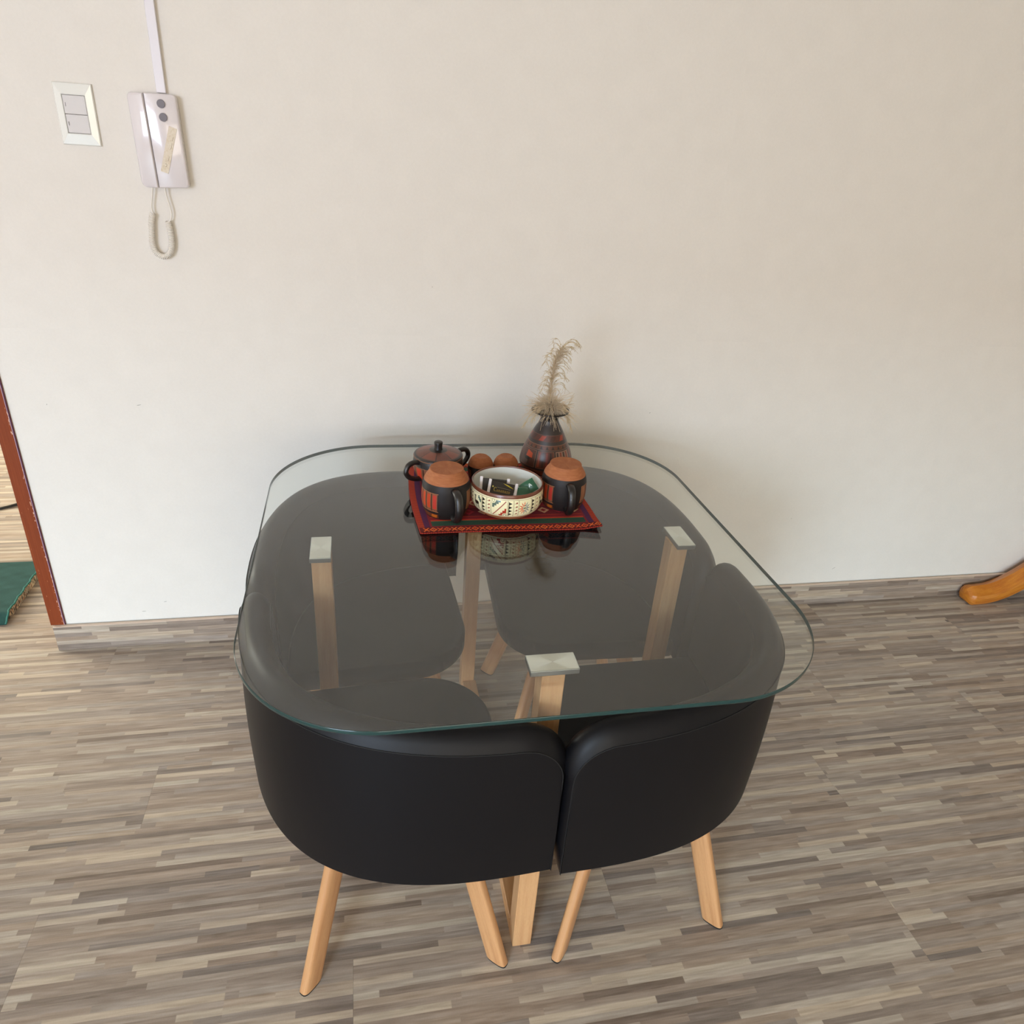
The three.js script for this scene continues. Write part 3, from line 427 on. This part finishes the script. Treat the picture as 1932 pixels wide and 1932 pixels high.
// tea bags in the bowl: dark printed packets with white paper ends, green sachets
{
  const print = (full) => canvasTex(512, 256, (c, w, h) => {
    c.fillStyle = '#2b241e'; c.fillRect(0, 0, w, h);
    if (full) { c.fillStyle = '#b8a028'; c.beginPath(); c.moveTo(250, 12); c.quadraticCurveTo(420, 30, 505, 84); c.quadraticCurveTo(380, 62, 250, 12); c.fill(); c.fillStyle = '#d8c860'; c.beginPath(); c.arc(34, 96, 15, 0, 7); c.fill(); c.fillStyle = '#b9a24a'; c.font = 'bold 104px serif'; c.fillText('C', 54, 176); c.font = 'bold 74px serif'; c.fillStyle = '#a68a3a'; c.fillText('ananazo', 122, 178); c.strokeStyle = '#c9c0a0'; c.lineWidth = 5; c.setLineDash([9, 5]); c.beginPath(); c.moveTo(134, 98); c.lineTo(440, 108); c.stroke(); c.setLineDash([]); }
  });
  const paper = std({ color: 0xe6dfe0, roughness: 0.8 });
  const packet = (label, w, h, pos, rot, full) => {
    const t = thing('tea_packet', label, 'tea packet', pos, 0, 'tea packets in the bowl'); t.rotation.set(...rot);
    const m = std({ map: print(full), roughness: 0.5 }), side = std({ color: 0x2b241e, roughness: 0.5 });
    mesh('wrapper', rbox(-w / 2 + 0.004, w / 2 - 0.004, -h / 2, h / 2, -0.0022, 0.0022, 0.0008), side, t);
    const f = new THREE.PlaneGeometry(w - 0.009, h - 0.001); f.translate(0, 0, 0.0023); mesh('printed_face', f, m, t);
    for (const s of [-1, 1]) mesh('paper_end', rbox(s * w / 2 - 0.0032, s * w / 2 + 0.0032, -h / 2 - 0.001, h / 2 + 0.003, -0.0034, 0.0034, 0.0012), paper, t, 'white paper end flap');
  };
  packet('dark tea packet with gold lettering at the front of the bowl', 0.060, 0.036, [0.303, TOP + 0.056, 0.609], [-0.85, -0.06, -0.26], true);
  packet('plain dark tea packet at the back of the bowl, behind the gold lettered one', 0.062, 0.032, [0.289, TOP + 0.056, 0.586], [-0.45, 0.0, -0.12], false);
  const green = phy({ color: 0x1d5a3c, roughness: 0.38, clearcoat: 0.4, clearcoatRoughness: 0.25 });
  const sachetTex = canvasTex(128, 128, (c, w, h) => { c.fillStyle = '#1f5c3f'; c.fillRect(0, 0, w, h); c.fillStyle = '#e8f0ea'; c.font = 'bold 44px sans-serif'; c.fillText('A', 66, 74); c.fillStyle = '#b9b52a'; c.fillRect(6, 96, 30, 18); c.fillStyle = '#2d6e4d'; for (let i = 0; i < 16; i++) c.fillRect(i * 8, 0, 3, 10); });
  const sachet = (label, w, h, pos, rot, mat) => {
    const t = thing('tea_sachet', label, 'tea sachet', pos, 0, 'green tea sachets in the bowl'); t.rotation.set(...rot); const N = 12, A = [], B = [];
    for (let i = 0; i <= N; i++) { const a = [], b = []; for (let j = 0; j <= N; j++) { const u = i / N * 2 - 1, v = j / N * 2 - 1, th = 0.0028 * (1 - u ** 4) * (1 - v ** 4) + 0.0003, wv = 0.0018 * Math.sin(u * 3 + v * 2) + 0.002 * u * v; a.push([u * w / 2, v * h / 2, wv + th]); b.push([u * w / 2, v * h / 2, wv - th]); } A.push(a); B.push(b); }
    mesh('sachet_body', merge([gridGeo(A), gridGeo(B.slice().reverse())]), mat, t);
  };
  sachet('green foil tea sachet with a white letter, right side of the bowl', 0.036, 0.030, [0.366, TOP + 0.056, 0.596], [-0.75, -0.25, 0.45], phy({ map: sachetTex, roughness: 0.38, clearcoat: 0.4, clearcoatRoughness: 0.25 }));
  sachet('plain green foil tea sachet in the middle of the bowl beside the dark packet', 0.038, 0.028, [0.349, TOP + 0.050, 0.612], [-0.95, 0.1, 0.24], green);
  const beige = std({ color: 0xb9ab8a, roughness: 0.7 });
  const t = thing('tea_tag', 'small beige paper tag low in the bowl under the green sachets', 'tag', [0.341, TOP + 0.034, 0.628], 0.2); t.rotation.x = -0.7; mesh('tag_card', rbox(-0.010, 0.010, -0.007, 0.007, -0.0005, 0.0005, 0.0004), beige, t);
}
// vase with dried grass
const VX = 0.462, VZ = 0.372;
{
  const t = thing('clay_vase', 'tall dark clay vase with flared lip and carved brown bands, holding dried grass', 'vase', [VX, TOP, VZ], -1.45);
  const tex = canvasTex(2048, 1024, (c, w, h) => { // h: 0 = lip end of profile, h = foot
    c.fillStyle = '#2a2120'; c.fillRect(0, 0, w, h);
    const Y = (f) => (1 - f) * h; // f = height fraction along the profile
    const band = (f0, f1, col) => { c.fillStyle = col; c.fillRect(0, Y(f1), w, Y(f0) - Y(f1)); };
    const line = (f, col, t = 6) => { c.fillStyle = col; c.fillRect(0, Y(f), w, t); };
    band(0.035, 0.16, '#5f2c18'); for (let k = 0; k < 26; k++) { c.fillStyle = ['#2a1712', '#8a4422', '#c08a3a'][k % 3]; c.beginPath(); const x = k * 80; c.moveTo(x, Y(0.05)); c.lineTo(x + 26, Y(0.14)); c.lineTo(x + 52, Y(0.05)); c.fill(); }
    line(0.17, '#8a5a40');
    for (let k = 0; k < 8; k++) { const x = k * 256, kind = k % 4; c.fillStyle = ['#4a2a20', '#54291b', '#8a6a58', '#5a2416'][kind]; c.fillRect(x + 14, Y(0.50), 228, Y(0.215) - Y(0.50)); c.strokeStyle = '#9a6a4c'; c.lineWidth = 4; c.strokeRect(x + 14, Y(0.50), 228, Y(0.215) - Y(0.50));
      if (kind === 0) { c.fillStyle = '#b0401c'; c.beginPath(); c.moveTo(x + 96, Y(0.48)); c.lineTo(x + 190, Y(0.44)); c.lineTo(x + 196, Y(0.36)); c.lineTo(x + 90, Y(0.37)); c.fill(); c.fillStyle = '#15100e'; c.beginPath(); c.ellipse(x + 116, Y(0.335), 50, 26, 0, 0, 7); c.fill(); c.fillRect(x + 58, Y(0.40), 16, 60); for (const q of [80, 100, 134, 150]) c.fillRect(x + q, Y(0.32), 7, 74); }
      else { for (let q = 0; q < 4; q++) { c.fillStyle = ['#2a1814', '#8a3a20', '#3a2018', '#7a2c18'][(q + kind) % 4]; c.fillRect(x + 26 + q * 52, Y(0.485), 26, Y(0.235) - Y(0.485)); } } }
    line(0.525, '#9a6a4c', 5); band(0.535, 0.60, '#59301e'); for (let k = 0; k < 22; k++) { c.fillStyle = '#221512'; c.beginPath(); const x = k * 93; c.moveTo(x, Y(0.542)); c.lineTo(x + 22, Y(0.595)); c.lineTo(x + 44, Y(0.542)); c.fill(); }
    line(0.605, '#9a6a4c', 5); band(0.665, 0.77, '#4a2218'); for (let k = 0; k < 10; k++) { c.fillStyle = k % 2 ? '#8c2f17' : '#3a1c16'; c.beginPath(); const x = k * 205; c.moveTo(x + 10, Y(0.675)); c.lineTo(x + 100, Y(0.675)); c.lineTo(x + 160, Y(0.76)); c.lineTo(x + 60, Y(0.76)); c.fill(); }
    line(0.775, '#7a5240', 4);
    for (let i = 0; i < 9000; i++) { c.fillStyle = `rgba(${rnd() < 0.6 ? '0,0,0' : '160,110,80'},${rr(0.03, 0.1)})`; c.fillRect(rr(0, w), rr(0, h), rr(1, 5), rr(2, 12)); }
  });
  lathe('body', smooth([[0.053, 0.0], [0.0575, 0.003], [0.0665, 0.017], [0.0672, 0.030], [0.0610, 0.055], [0.0500, 0.080], [0.0370, 0.107], [0.0270, 0.125], [0.0228, 0.135]], 70), phy({ map: tex, roughness: 0.38, clearcoat: 0.25, clearcoatRoughness: 0.3 }), t, 96);
  lathe('flared_lip', smooth([[0.0228, 0.135], [0.0235, 0.142], [0.0310, 0.150], [0.0450, 0.1565], [0.0478, 0.1590], [0.0455, 0.1600], [0.0330, 0.1545], [0.0215, 0.1470], [0.0185, 0.1350], [0.0185, 0.110]], 46), glossBlack, t, 72);
}
{
  const t = thing('dried_grass', 'pale feathery dried grass plume standing in the clay vase', 'dried grass', [VX, TOP + 0.120, VZ]);
  const straw = phy({ color: 0xead7b8, roughness: 1, transmission: 0.35, thickness: 0 }), straw2 = std({ color: 0xd2bd98, roughness: 0.9 });
  const stemPts = [[0, 0, 0], [-0.004, 0.05, 0.002], [-0.003, 0.11, 0.0], [0.004, 0.16, -0.004], [0.016, 0.188, -0.006]];
  const stem = new THREE.CatmullRomCurve3(stemPts.map(p => V(...p)));
  mesh('stem', new THREE.TubeGeometry(stem, 30, 0.0011, 6), straw2, t);
  for (const dx of [-0.006, 0.007]) mesh('stem', tube([[dx * 0.6, 0, 0.002], [dx, 0.03, 0.004], [dx * 1.5, 0.075, 0.002]], 0.001, 12, 6), straw2, t);
  // a strand is a thin three-sided tube
  const strand = (p0, d, len, droop, r) => { const pts = []; const side = V(rr(-1, 1), rr(-0.3, 0.3), rr(-1, 1)).multiplyScalar(len * 0.3); for (let k = 0; k <= 4; k++) { const f = k / 4; pts.push(V(p0.x + d.x * len * f + side.x * f * f, p0.y + d.y * len * f - droop * len * f * f, p0.z + d.z * len * f + side.z * f * f)); } return new THREE.TubeGeometry(new THREE.CatmullRomCurve3(pts), 5, r, 3, false); };
  const spray = (curve, n, f0, f1, lenA, lenB, spread, upBias, droop) => { const gs = []; for (let i = 0; i < n; i++) { const f = f0 + (f1 - f0) * rnd(), p = curve.getPoint(f), tg = curve.getTangent(f), a = rr(0, 6.283), side = V(Math.cos(a), rr(-0.2, 0.3), Math.sin(a)).multiplyScalar(spread * rr(0.4, 1)), d = tg.multiplyScalar(upBias).add(side).normalize(); gs.push(strand(p, d, rr(lenA, lenB), droop * rr(0.3, 1), rr(0.00022, 0.00042))); } return merge(gs); };
  const stuff = (name, g, m) => { const o = mesh(name, g, m, t); o.userData.kind = 'stuff'; return o; };
  stuff('plume_strands', spray(stem, 900, 0.28, 0.97, 0.010, 0.034, 0.8, 1.0, 0.6), straw);
  // curling side branchlets
  const br = []; for (let i = 0; i < 44; i++) { const f = rr(0.35, 1), p = stem.getPoint(f), s = rnd() < 0.68 ? 1 : -0.6, l = rr(0.018, 0.042); const cv = new THREE.CatmullRomCurve3([p, V(p.x + s * l * 0.3, p.y + l * 0.6, p.z + rr(-0.008, 0.008)), V(p.x + s * l * 0.8, p.y + l * 0.72, p.z + rr(-0.01, 0.01)), V(p.x + s * l * 1.15, p.y + l * 0.42, p.z + rr(-0.012, 0.012))]); br.push(new THREE.TubeGeometry(cv, 10, 0.0004, 4), spray(cv, 14, 0.1, 1, 0.005, 0.014, 0.8, 1.0, 0.5)); }
  stuff('plume_branchlets', merge(br), straw2);
  // bushy tuft over the lip
  const tuft = []; for (let i = 0; i < 1100; i++) { const a = rr(0, 6.283), el = rr(-0.05, 1.4), d = V(Math.cos(a) * Math.cos(el), Math.sin(el), Math.sin(a) * Math.cos(el)); tuft.push(strand(V(d.x * 0.012, 0.036 + rr(-0.006, 0.016), d.z * 0.012), d, rr(0.024, 0.060), rr(0.05, 0.8), rr(0.00025, 0.00045))); }
  stuff('tuft_strands', merge(tuft), straw);
  // drooping stray sprays
  for (const [x, z, drop] of [[-0.066, 0.018, -0.012], [-0.050, 0.03, 0.004], [0.050, 0.024, -0.020], [0.040, 0.03, -0.002], [0.052, 0.0, 0.05]]) { const cv = new THREE.CatmullRomCurve3([V(0, 0.034, 0), V(x * 0.45, 0.052, z * 0.5), V(x * 0.82, 0.036 + drop * 0.3, z * 0.9), V(x * 1.02, 0.020 + drop, z)]); stuff('stray_spray', merge([new THREE.TubeGeometry(cv, 14, 0.0004, 4), spray(cv, 46, 0.3, 1, 0.008, 0.018, 0.45, 1.2, 0.4)]), straw2); }
}

// ---------------------------------------------------------------- things on the wall
{
  const t = thing('light_switch', 'white glossy double rocker light switch plate on the wall', 'light switch', [-0.612, 1.4895, 0]);
  const pearl = phy({ color: 0xe2e2dc, roughness: 0.1, clearcoat: 1, clearcoatRoughness: 0.04 });
  // bevelled frame: outer 80 x 124, opening 47 x 76
  const rect = (hx, hy, z) => [[-hx, -hy, z], [hx, -hy, z], [hx, hy, z], [-hx, hy, z]];
  const loops = [rect(0.0395, 0.062, 0.0), rect(0.0402, 0.0625, 0.002), rect(0.0402, 0.0625, 0.004), rect(0.0385, 0.0608, 0.0065), rect(0.0255, 0.0405, 0.0095), rect(0.0238, 0.0388, 0.0088), rect(0.0238, 0.0388, 0.003)];
  const g = gridGeo(loops, false, true); mesh('frame_plate', toCreasedNormals(g, 0.25), pearl, t);
  const ink = std({ color: 0x55504a, roughness: 0.6 });
  for (const s of [1, -1]) { const r = mesh('rocker', rbox(-0.0232, 0.0232, s > 0 ? 0.0004 : -0.038, s > 0 ? 0.038 : -0.0004, 0.001, 0.0085 + (s > 0 ? 0.0006 : 0), 0.0012), mattPlastic, t); mesh('indicator_mark', rbox(-0.0192, -0.0182, s * 0.019 - 0.004, s * 0.019 + 0.004, 0.0086, 0.0094, 0.0003, 1), ink, r); }
}
{
  const t = thing('intercom_phone', 'white wall intercom handset with two dark round buttons and a coiled cord', 'intercom', [-0.4385, 1.4465, 0]);
  const S = (pts, depth, z0, bev) => { const s = new THREE.Shape(); const n = pts.length; pts.forEach((p, i) => { const a = pts[(i + n - 1) % n], b = pts[(i + 1) % n], r = p[2] ?? 0.006, la = Math.hypot(a[0] - p[0], a[1] - p[1]), lb = Math.hypot(b[0] - p[0], b[1] - p[1]); const p1 = [p[0] + (a[0] - p[0]) / la * r, p[1] + (a[1] - p[1]) / la * r], p2 = [p[0] + (b[0] - p[0]) / lb * r, p[1] + (b[1] - p[1]) / lb * r]; if (!i) s.moveTo(...p1); else s.lineTo(...p1); s.quadraticCurveTo(p[0], p[1], ...p2); }); s.closePath(); const g = new THREE.ExtrudeGeometry(s, { depth, bevelEnabled: true, bevelThickness: bev, bevelSize: bev, bevelOffset: -bev, bevelSegments: 4, curveSegments: 10 }); g.translate(0, 0, z0); return toCreasedNormals(g, 0.6); };
  const tilt = (g, k, x0) => { const p = g.attributes.position; for (let i = 0; i < p.count; i++) if (p.getZ(i) > 0.012) p.setZ(i, p.getZ(i) + (x0 - p.getX(i)) * k); return toCreasedNormals(g.index ? g.toNonIndexed() : g, 0.6); };
  mesh('base_body', tilt(S([[-0.0162, -0.099, 0.002], [0.0505, -0.0965, 0.009], [0.0455, 0.0975, 0.010], [-0.0220, 0.0975, 0.002]], 0.022, 0.002, 0.004), 0.02, 0), whitePlastic, t);
  mesh('handset', tilt(S([[-0.0575, 0.0965, 0.012], [-0.0540, -0.0995, 0.016], [-0.0168, -0.0995, 0.002], [-0.0226, 0.0975, 0.002]], 0.023, 0.004, 0.005), -0.12, -0.02), whitePlastic, t, 'handset at the left of the intercom');
  const btn = std({ color: 0x6b6468, roughness: 0.45 });
  for (const [x, y] of [[0.0135, 0.0775], [0.0145, 0.0505]]) { const g = new THREE.CylinderGeometry(0.0084, 0.0088, 0.004, 32); g.rotateX(Math.PI / 2); g.translate(x, y, 0.0295); const b = mesh('button', g, btn, t, 'dark grey round button'); const r = new THREE.TorusGeometry(0.0094, 0.0007, 8, 32); r.translate(x, y, 0.0285); mesh('button_ring', r, whitePlastic, b); }
  const tapeTex = canvasTex(128, 640, (c, w, h) => { c.fillStyle = '#dcd0bd'; c.fillRect(0, 0, w, h); for (let i = 0; i < 160; i++) { c.fillStyle = `rgba(${rnd() < 0.6 ? '190,166,130' : '236,228,212'},${rr(0.05, 0.2)})`; c.beginPath(); c.ellipse(rr(0, w), rr(0, h), rr(3, 16), rr(4, 30), rr(0, 3), 0, 7); c.fill(); } c.strokeStyle = '#8a7454'; c.lineWidth = 5; c.beginPath(); c.moveTo(50, 520); c.quadraticCurveTo(84, 500, 78, 540); c.quadraticCurveTo(70, 560, 62, 552); c.stroke(); c.beginPath(); c.moveTo(84, 470); c.quadraticCurveTo(98, 430, 88, 400); c.moveTo(92, 300); c.quadraticCurveTo(104, 250, 94, 210); c.moveTo(96, 180); c.lineTo(100, 120); c.stroke(); });
  const tape = rbox(-0.0086, 0.0086, -0.0505, 0.0505, 0, 0.0007, 0.0003, 1); { const p = tape.attributes.position, u = tape.attributes.uv; for (let i = 0; i < p.count; i++) u.setXY(i, p.getX(i) / 0.0172 + 0.5, p.getY(i) / 0.101 + 0.5); } tape.rotateZ(-0.315); tape.translate(0.0165, -0.017, 0.0281);
  mesh('tape_label', tape, std({ map: tapeTex, roughness: 0.75 }), t, 'worn beige paper tape stuck across the body');
  // cord: two straight tails and a coil hanging in a U
  const rel = (p) => [p[0] + 0.4385, p[1] - 1.4465, p[2]];
  mesh('cord_tail', tube([[-0.472, 1.350, 0.016], [-0.476, 1.33, 0.014], [-0.481, 1.309, 0.013], [-0.482, 1.295, 0.013], [-0.4785, 1.284, 0.0135]].map(rel), 0.0021, 24, 8), cordMat, t);
  mesh('cord_tail', tube([[-0.445, 1.350, 0.016], [-0.4445, 1.33, 0.014], [-0.440, 1.305, 0.013], [-0.439, 1.288, 0.013], [-0.443, 1.275, 0.0135], [-0.450, 1.268, 0.014]].map(rel), 0.0021, 24, 8), cordMat, t);
  const axis = new THREE.CatmullRomCurve3([[-0.4815, 1.287, 0.012], [-0.4865, 1.273, 0.012], [-0.490, 1.245, 0.012], [-0.4925, 1.215, 0.012], [-0.486, 1.1965, 0.012], [-0.4715, 1.1885, 0.012], [-0.457, 1.195, 0.012], [-0.4485, 1.214, 0.012], [-0.447, 1.243, 0.012], [-0.4495, 1.272, 0.012]].map(p => V(...rel(p))));
  class Coil extends THREE.Curve { getPoint(f, o = V(0, 0, 0)) { const p = axis.getPointAt(f), tg = axis.getTangentAt(f), z = V(0, 0, 1), n = V(0, 0, 0).crossVectors(tg, z).normalize(), a = f * Math.PI * 2 * 64; return o.copy(p).addScaledVector(n, 0.0056 * Math.cos(a)).addScaledVector(z, 0.0056 * Math.sin(a)); } }
  mesh('coiled_cord', new THREE.TubeGeometry(new Coil(), 1300, 0.0017, 6), cordMat, t, 'coiled cream cord hanging in a loop');
}
{
  const t = thing('cable_trunking', 'white plastic cable duct running up the wall from the intercom', 'cable duct', [-0.425, 1.546, 0]);
  mesh('duct_base', box(-0.0095, 0.0095, 0, CH - 1.546, 0, 0.005), whitePlastic, t);
  mesh('duct_cover', rbox(-0.0102, 0.0102, 0, CH - 1.546, 0.003, 0.0115, 0.0015), phy({ color: 0xdcd7da, roughness: 0.3 }), t);
}
// ---------------------------------------------------------------- side table at the right edge, mat and cable beyond the doorway
{
  const t = thing('side_table', 'honey varnished side table by the wall, only its curved leg in view', 'side table', [2.5, 0, 0.06]);
  const m = phy({ map: woodTex([196, 122, 34], [170, 92, 18]), roughness: 0.4, clearcoat: 0.35, clearcoatRoughness: 0.25 });
  const leg = (pts) => { const cv = new THREE.CatmullRomCurve3(pts.map(p => V(p[0], p[1], p[2]))), P = [], N = 60; for (let i = 0; i <= N; i++) { const f = i / N, p = cv.getPoint(f), tg = cv.getTangent(f), z = V(0, 0, 1), up = V(0, 0, 0).crossVectors(z, tg).normalize(), q = Math.min(1, f / 0.09), k = Math.sqrt(Math.max(0.0004, q * (2 - q))), hw = 0.040 * (1 + 0.06 * Math.exp(-((f - 0.12) ** 2) / 0.006)) * k, hh = (0.035 + 0.010 * f) * k; const ring = [[-1, -0.55], [-1.02, 0.1], [-0.82, 0.55], [-0.35, 0.9], [0, 1.02], [0.3, 0.8], [0.9, 0.35], [1.02, 0.0], [0.98, -0.6], [0.7, -0.98], [0, -1], [-0.7, -0.98]].map(([a, b]) => { const w = V(p.x, p.y, p.z).addScaledVector(z, a * hw).addScaledVector(up, b * hh); return [w.x, Math.max(0.0005, w.y), w.z]; }); P.push(ring); } P.unshift(P[0].map(() => P[0].reduce((s, q) => [s[0] + q[0] / 12, s[1] + q[1] / 12, s[2] + q[2] / 12], [0, 0, 0]))); const g = gridGeo(P.map(r => r.slice().reverse()), false, true, (i, j) => [j / 12, i / N * 1.5]); return toCreasedNormals(g, 0.42); };
  const L = [[-0.196, 0.036, 0], [-0.15, 0.035, 0], [-0.085, 0.041, 0], [-0.025, 0.062, 0], [0.045, 0.104, 0], [0.12, 0.165, 0], [0.21, 0.26, 0], [0.28, 0.37, 0], [0.30, 0.47, 0]];
  const a = mesh('leg', leg(L), m, t); const b = mesh('leg', a.geometry, m, t); b.position.z = 0.5;
  for (const z of [0, 0.5]) { const c = mesh('leg', leg(L.slice(3)), m, t); c.rotation.y = Math.PI; c.position.set(0.98, 0, z); }
  mesh('table_top', rbox(0.22, 0.73, 0.47, 0.50, -0.03, 0.54, 0.006), m, t);
}
{
  const t = thing('foam_mat', 'dark green floor mat with a speckled foam edge beyond the doorway', 'floor mat', [-1.5, 0, -0.3]);
  const gTex = dataTex(256, 256, (x, y) => { const n = (vnoise(x / 30, y / 30) - 0.5) * 16 + (hash(x, y) - 0.5) * 12; return [cl(22 + n), cl(64 + n), cl(58 + n)]; }), fTex = dataTex(512, 64, (x, y) => { const n = vnoise(x / 9, y / 7), k = hash(x >> 3, y >> 3); const c = k < 0.12 ? [60, 54, 48] : k < 0.3 ? [190, 170, 140] : k < 0.45 ? [150, 110, 84] : [140, 126, 108]; return c.map(v => cl(v + (n - 0.5) * 50)); });
  const foam = rbox(-0.25, 0.354, 0.0005, 0.0265, -0.18, 0.128, 0.003); { const p = foam.attributes.position, u = foam.attributes.uv; for (let i = 0; i < p.count; i++) u.setXY(i, (p.getZ(i) + p.getX(i)) * 3, p.getY(i) * 12); }
  mesh('foam_core', foam, std({ map: fTex, roughness: 1 }), t, 'speckled foam core showing at the edge');
  const P = [], N = 40; const ex = (j) => 0.351 + 0.0016 * Math.sin(j * 0.9) + 0.001 * Math.sin(j * 2.1 + 1) + (j > N - 5 ? (j - N + 5) * 0.001 : 0);
  for (let i = 0; i <= N; i++) { const r = []; for (let j = 0; j <= N; j++) { const f = i / N, x = -0.26 + (ex(j) + 0.26) * f, z = -0.185 + (0.355) * (j / N), drop = 0, d2 = j > N - 4 ? (j - N + 4) * 0.0055 : 0; r.push([x, Math.max(0.004, 0.030 - drop - d2), z]); } P.push(r); }
  const cover = gridGeo(P, false, false, (i, j) => [i / N * 2, j / N * 2]), low = gridGeo(P.map(r => r.map(p => [p[0], p[1] - 0.003, p[2]])).reverse(), false, false, (i, j) => [i / N * 2, j / N * 2]);
  mesh('fabric_cover', merge([cover, low]), std({ map: gTex, roughness: 0.95 }), t);
  mesh('edge_binding', tube(Array.from({ length: N + 1 }, (_, j) => [P[N][j][0], P[N][j][1] - 0.001, P[N][j][2]]), 0.003, 80, 6), std({ color: 0x2f6a60, roughness: 0.9 }), t);
}
{
  const t = thing('floor_cable', 'black cable lying on the floor beyond the doorway', 'cable', [0, 0, 0]);
  mesh('cable_sheath', tube([[-2.2, 0.006, -1.15], [-1.9, 0.006, -1.02], [-1.62, 0.006, -0.93], [-1.48, 0.006, -0.965], [-1.40, 0.006, -1.03], [-1.25, 0.006, -1.2], [-1.05, 0.006, -1.25]], 0.0055, 60, 8), std({ color: 0x15130f, roughness: 0.5 }), t);
}
renderer.render(scene, camera);
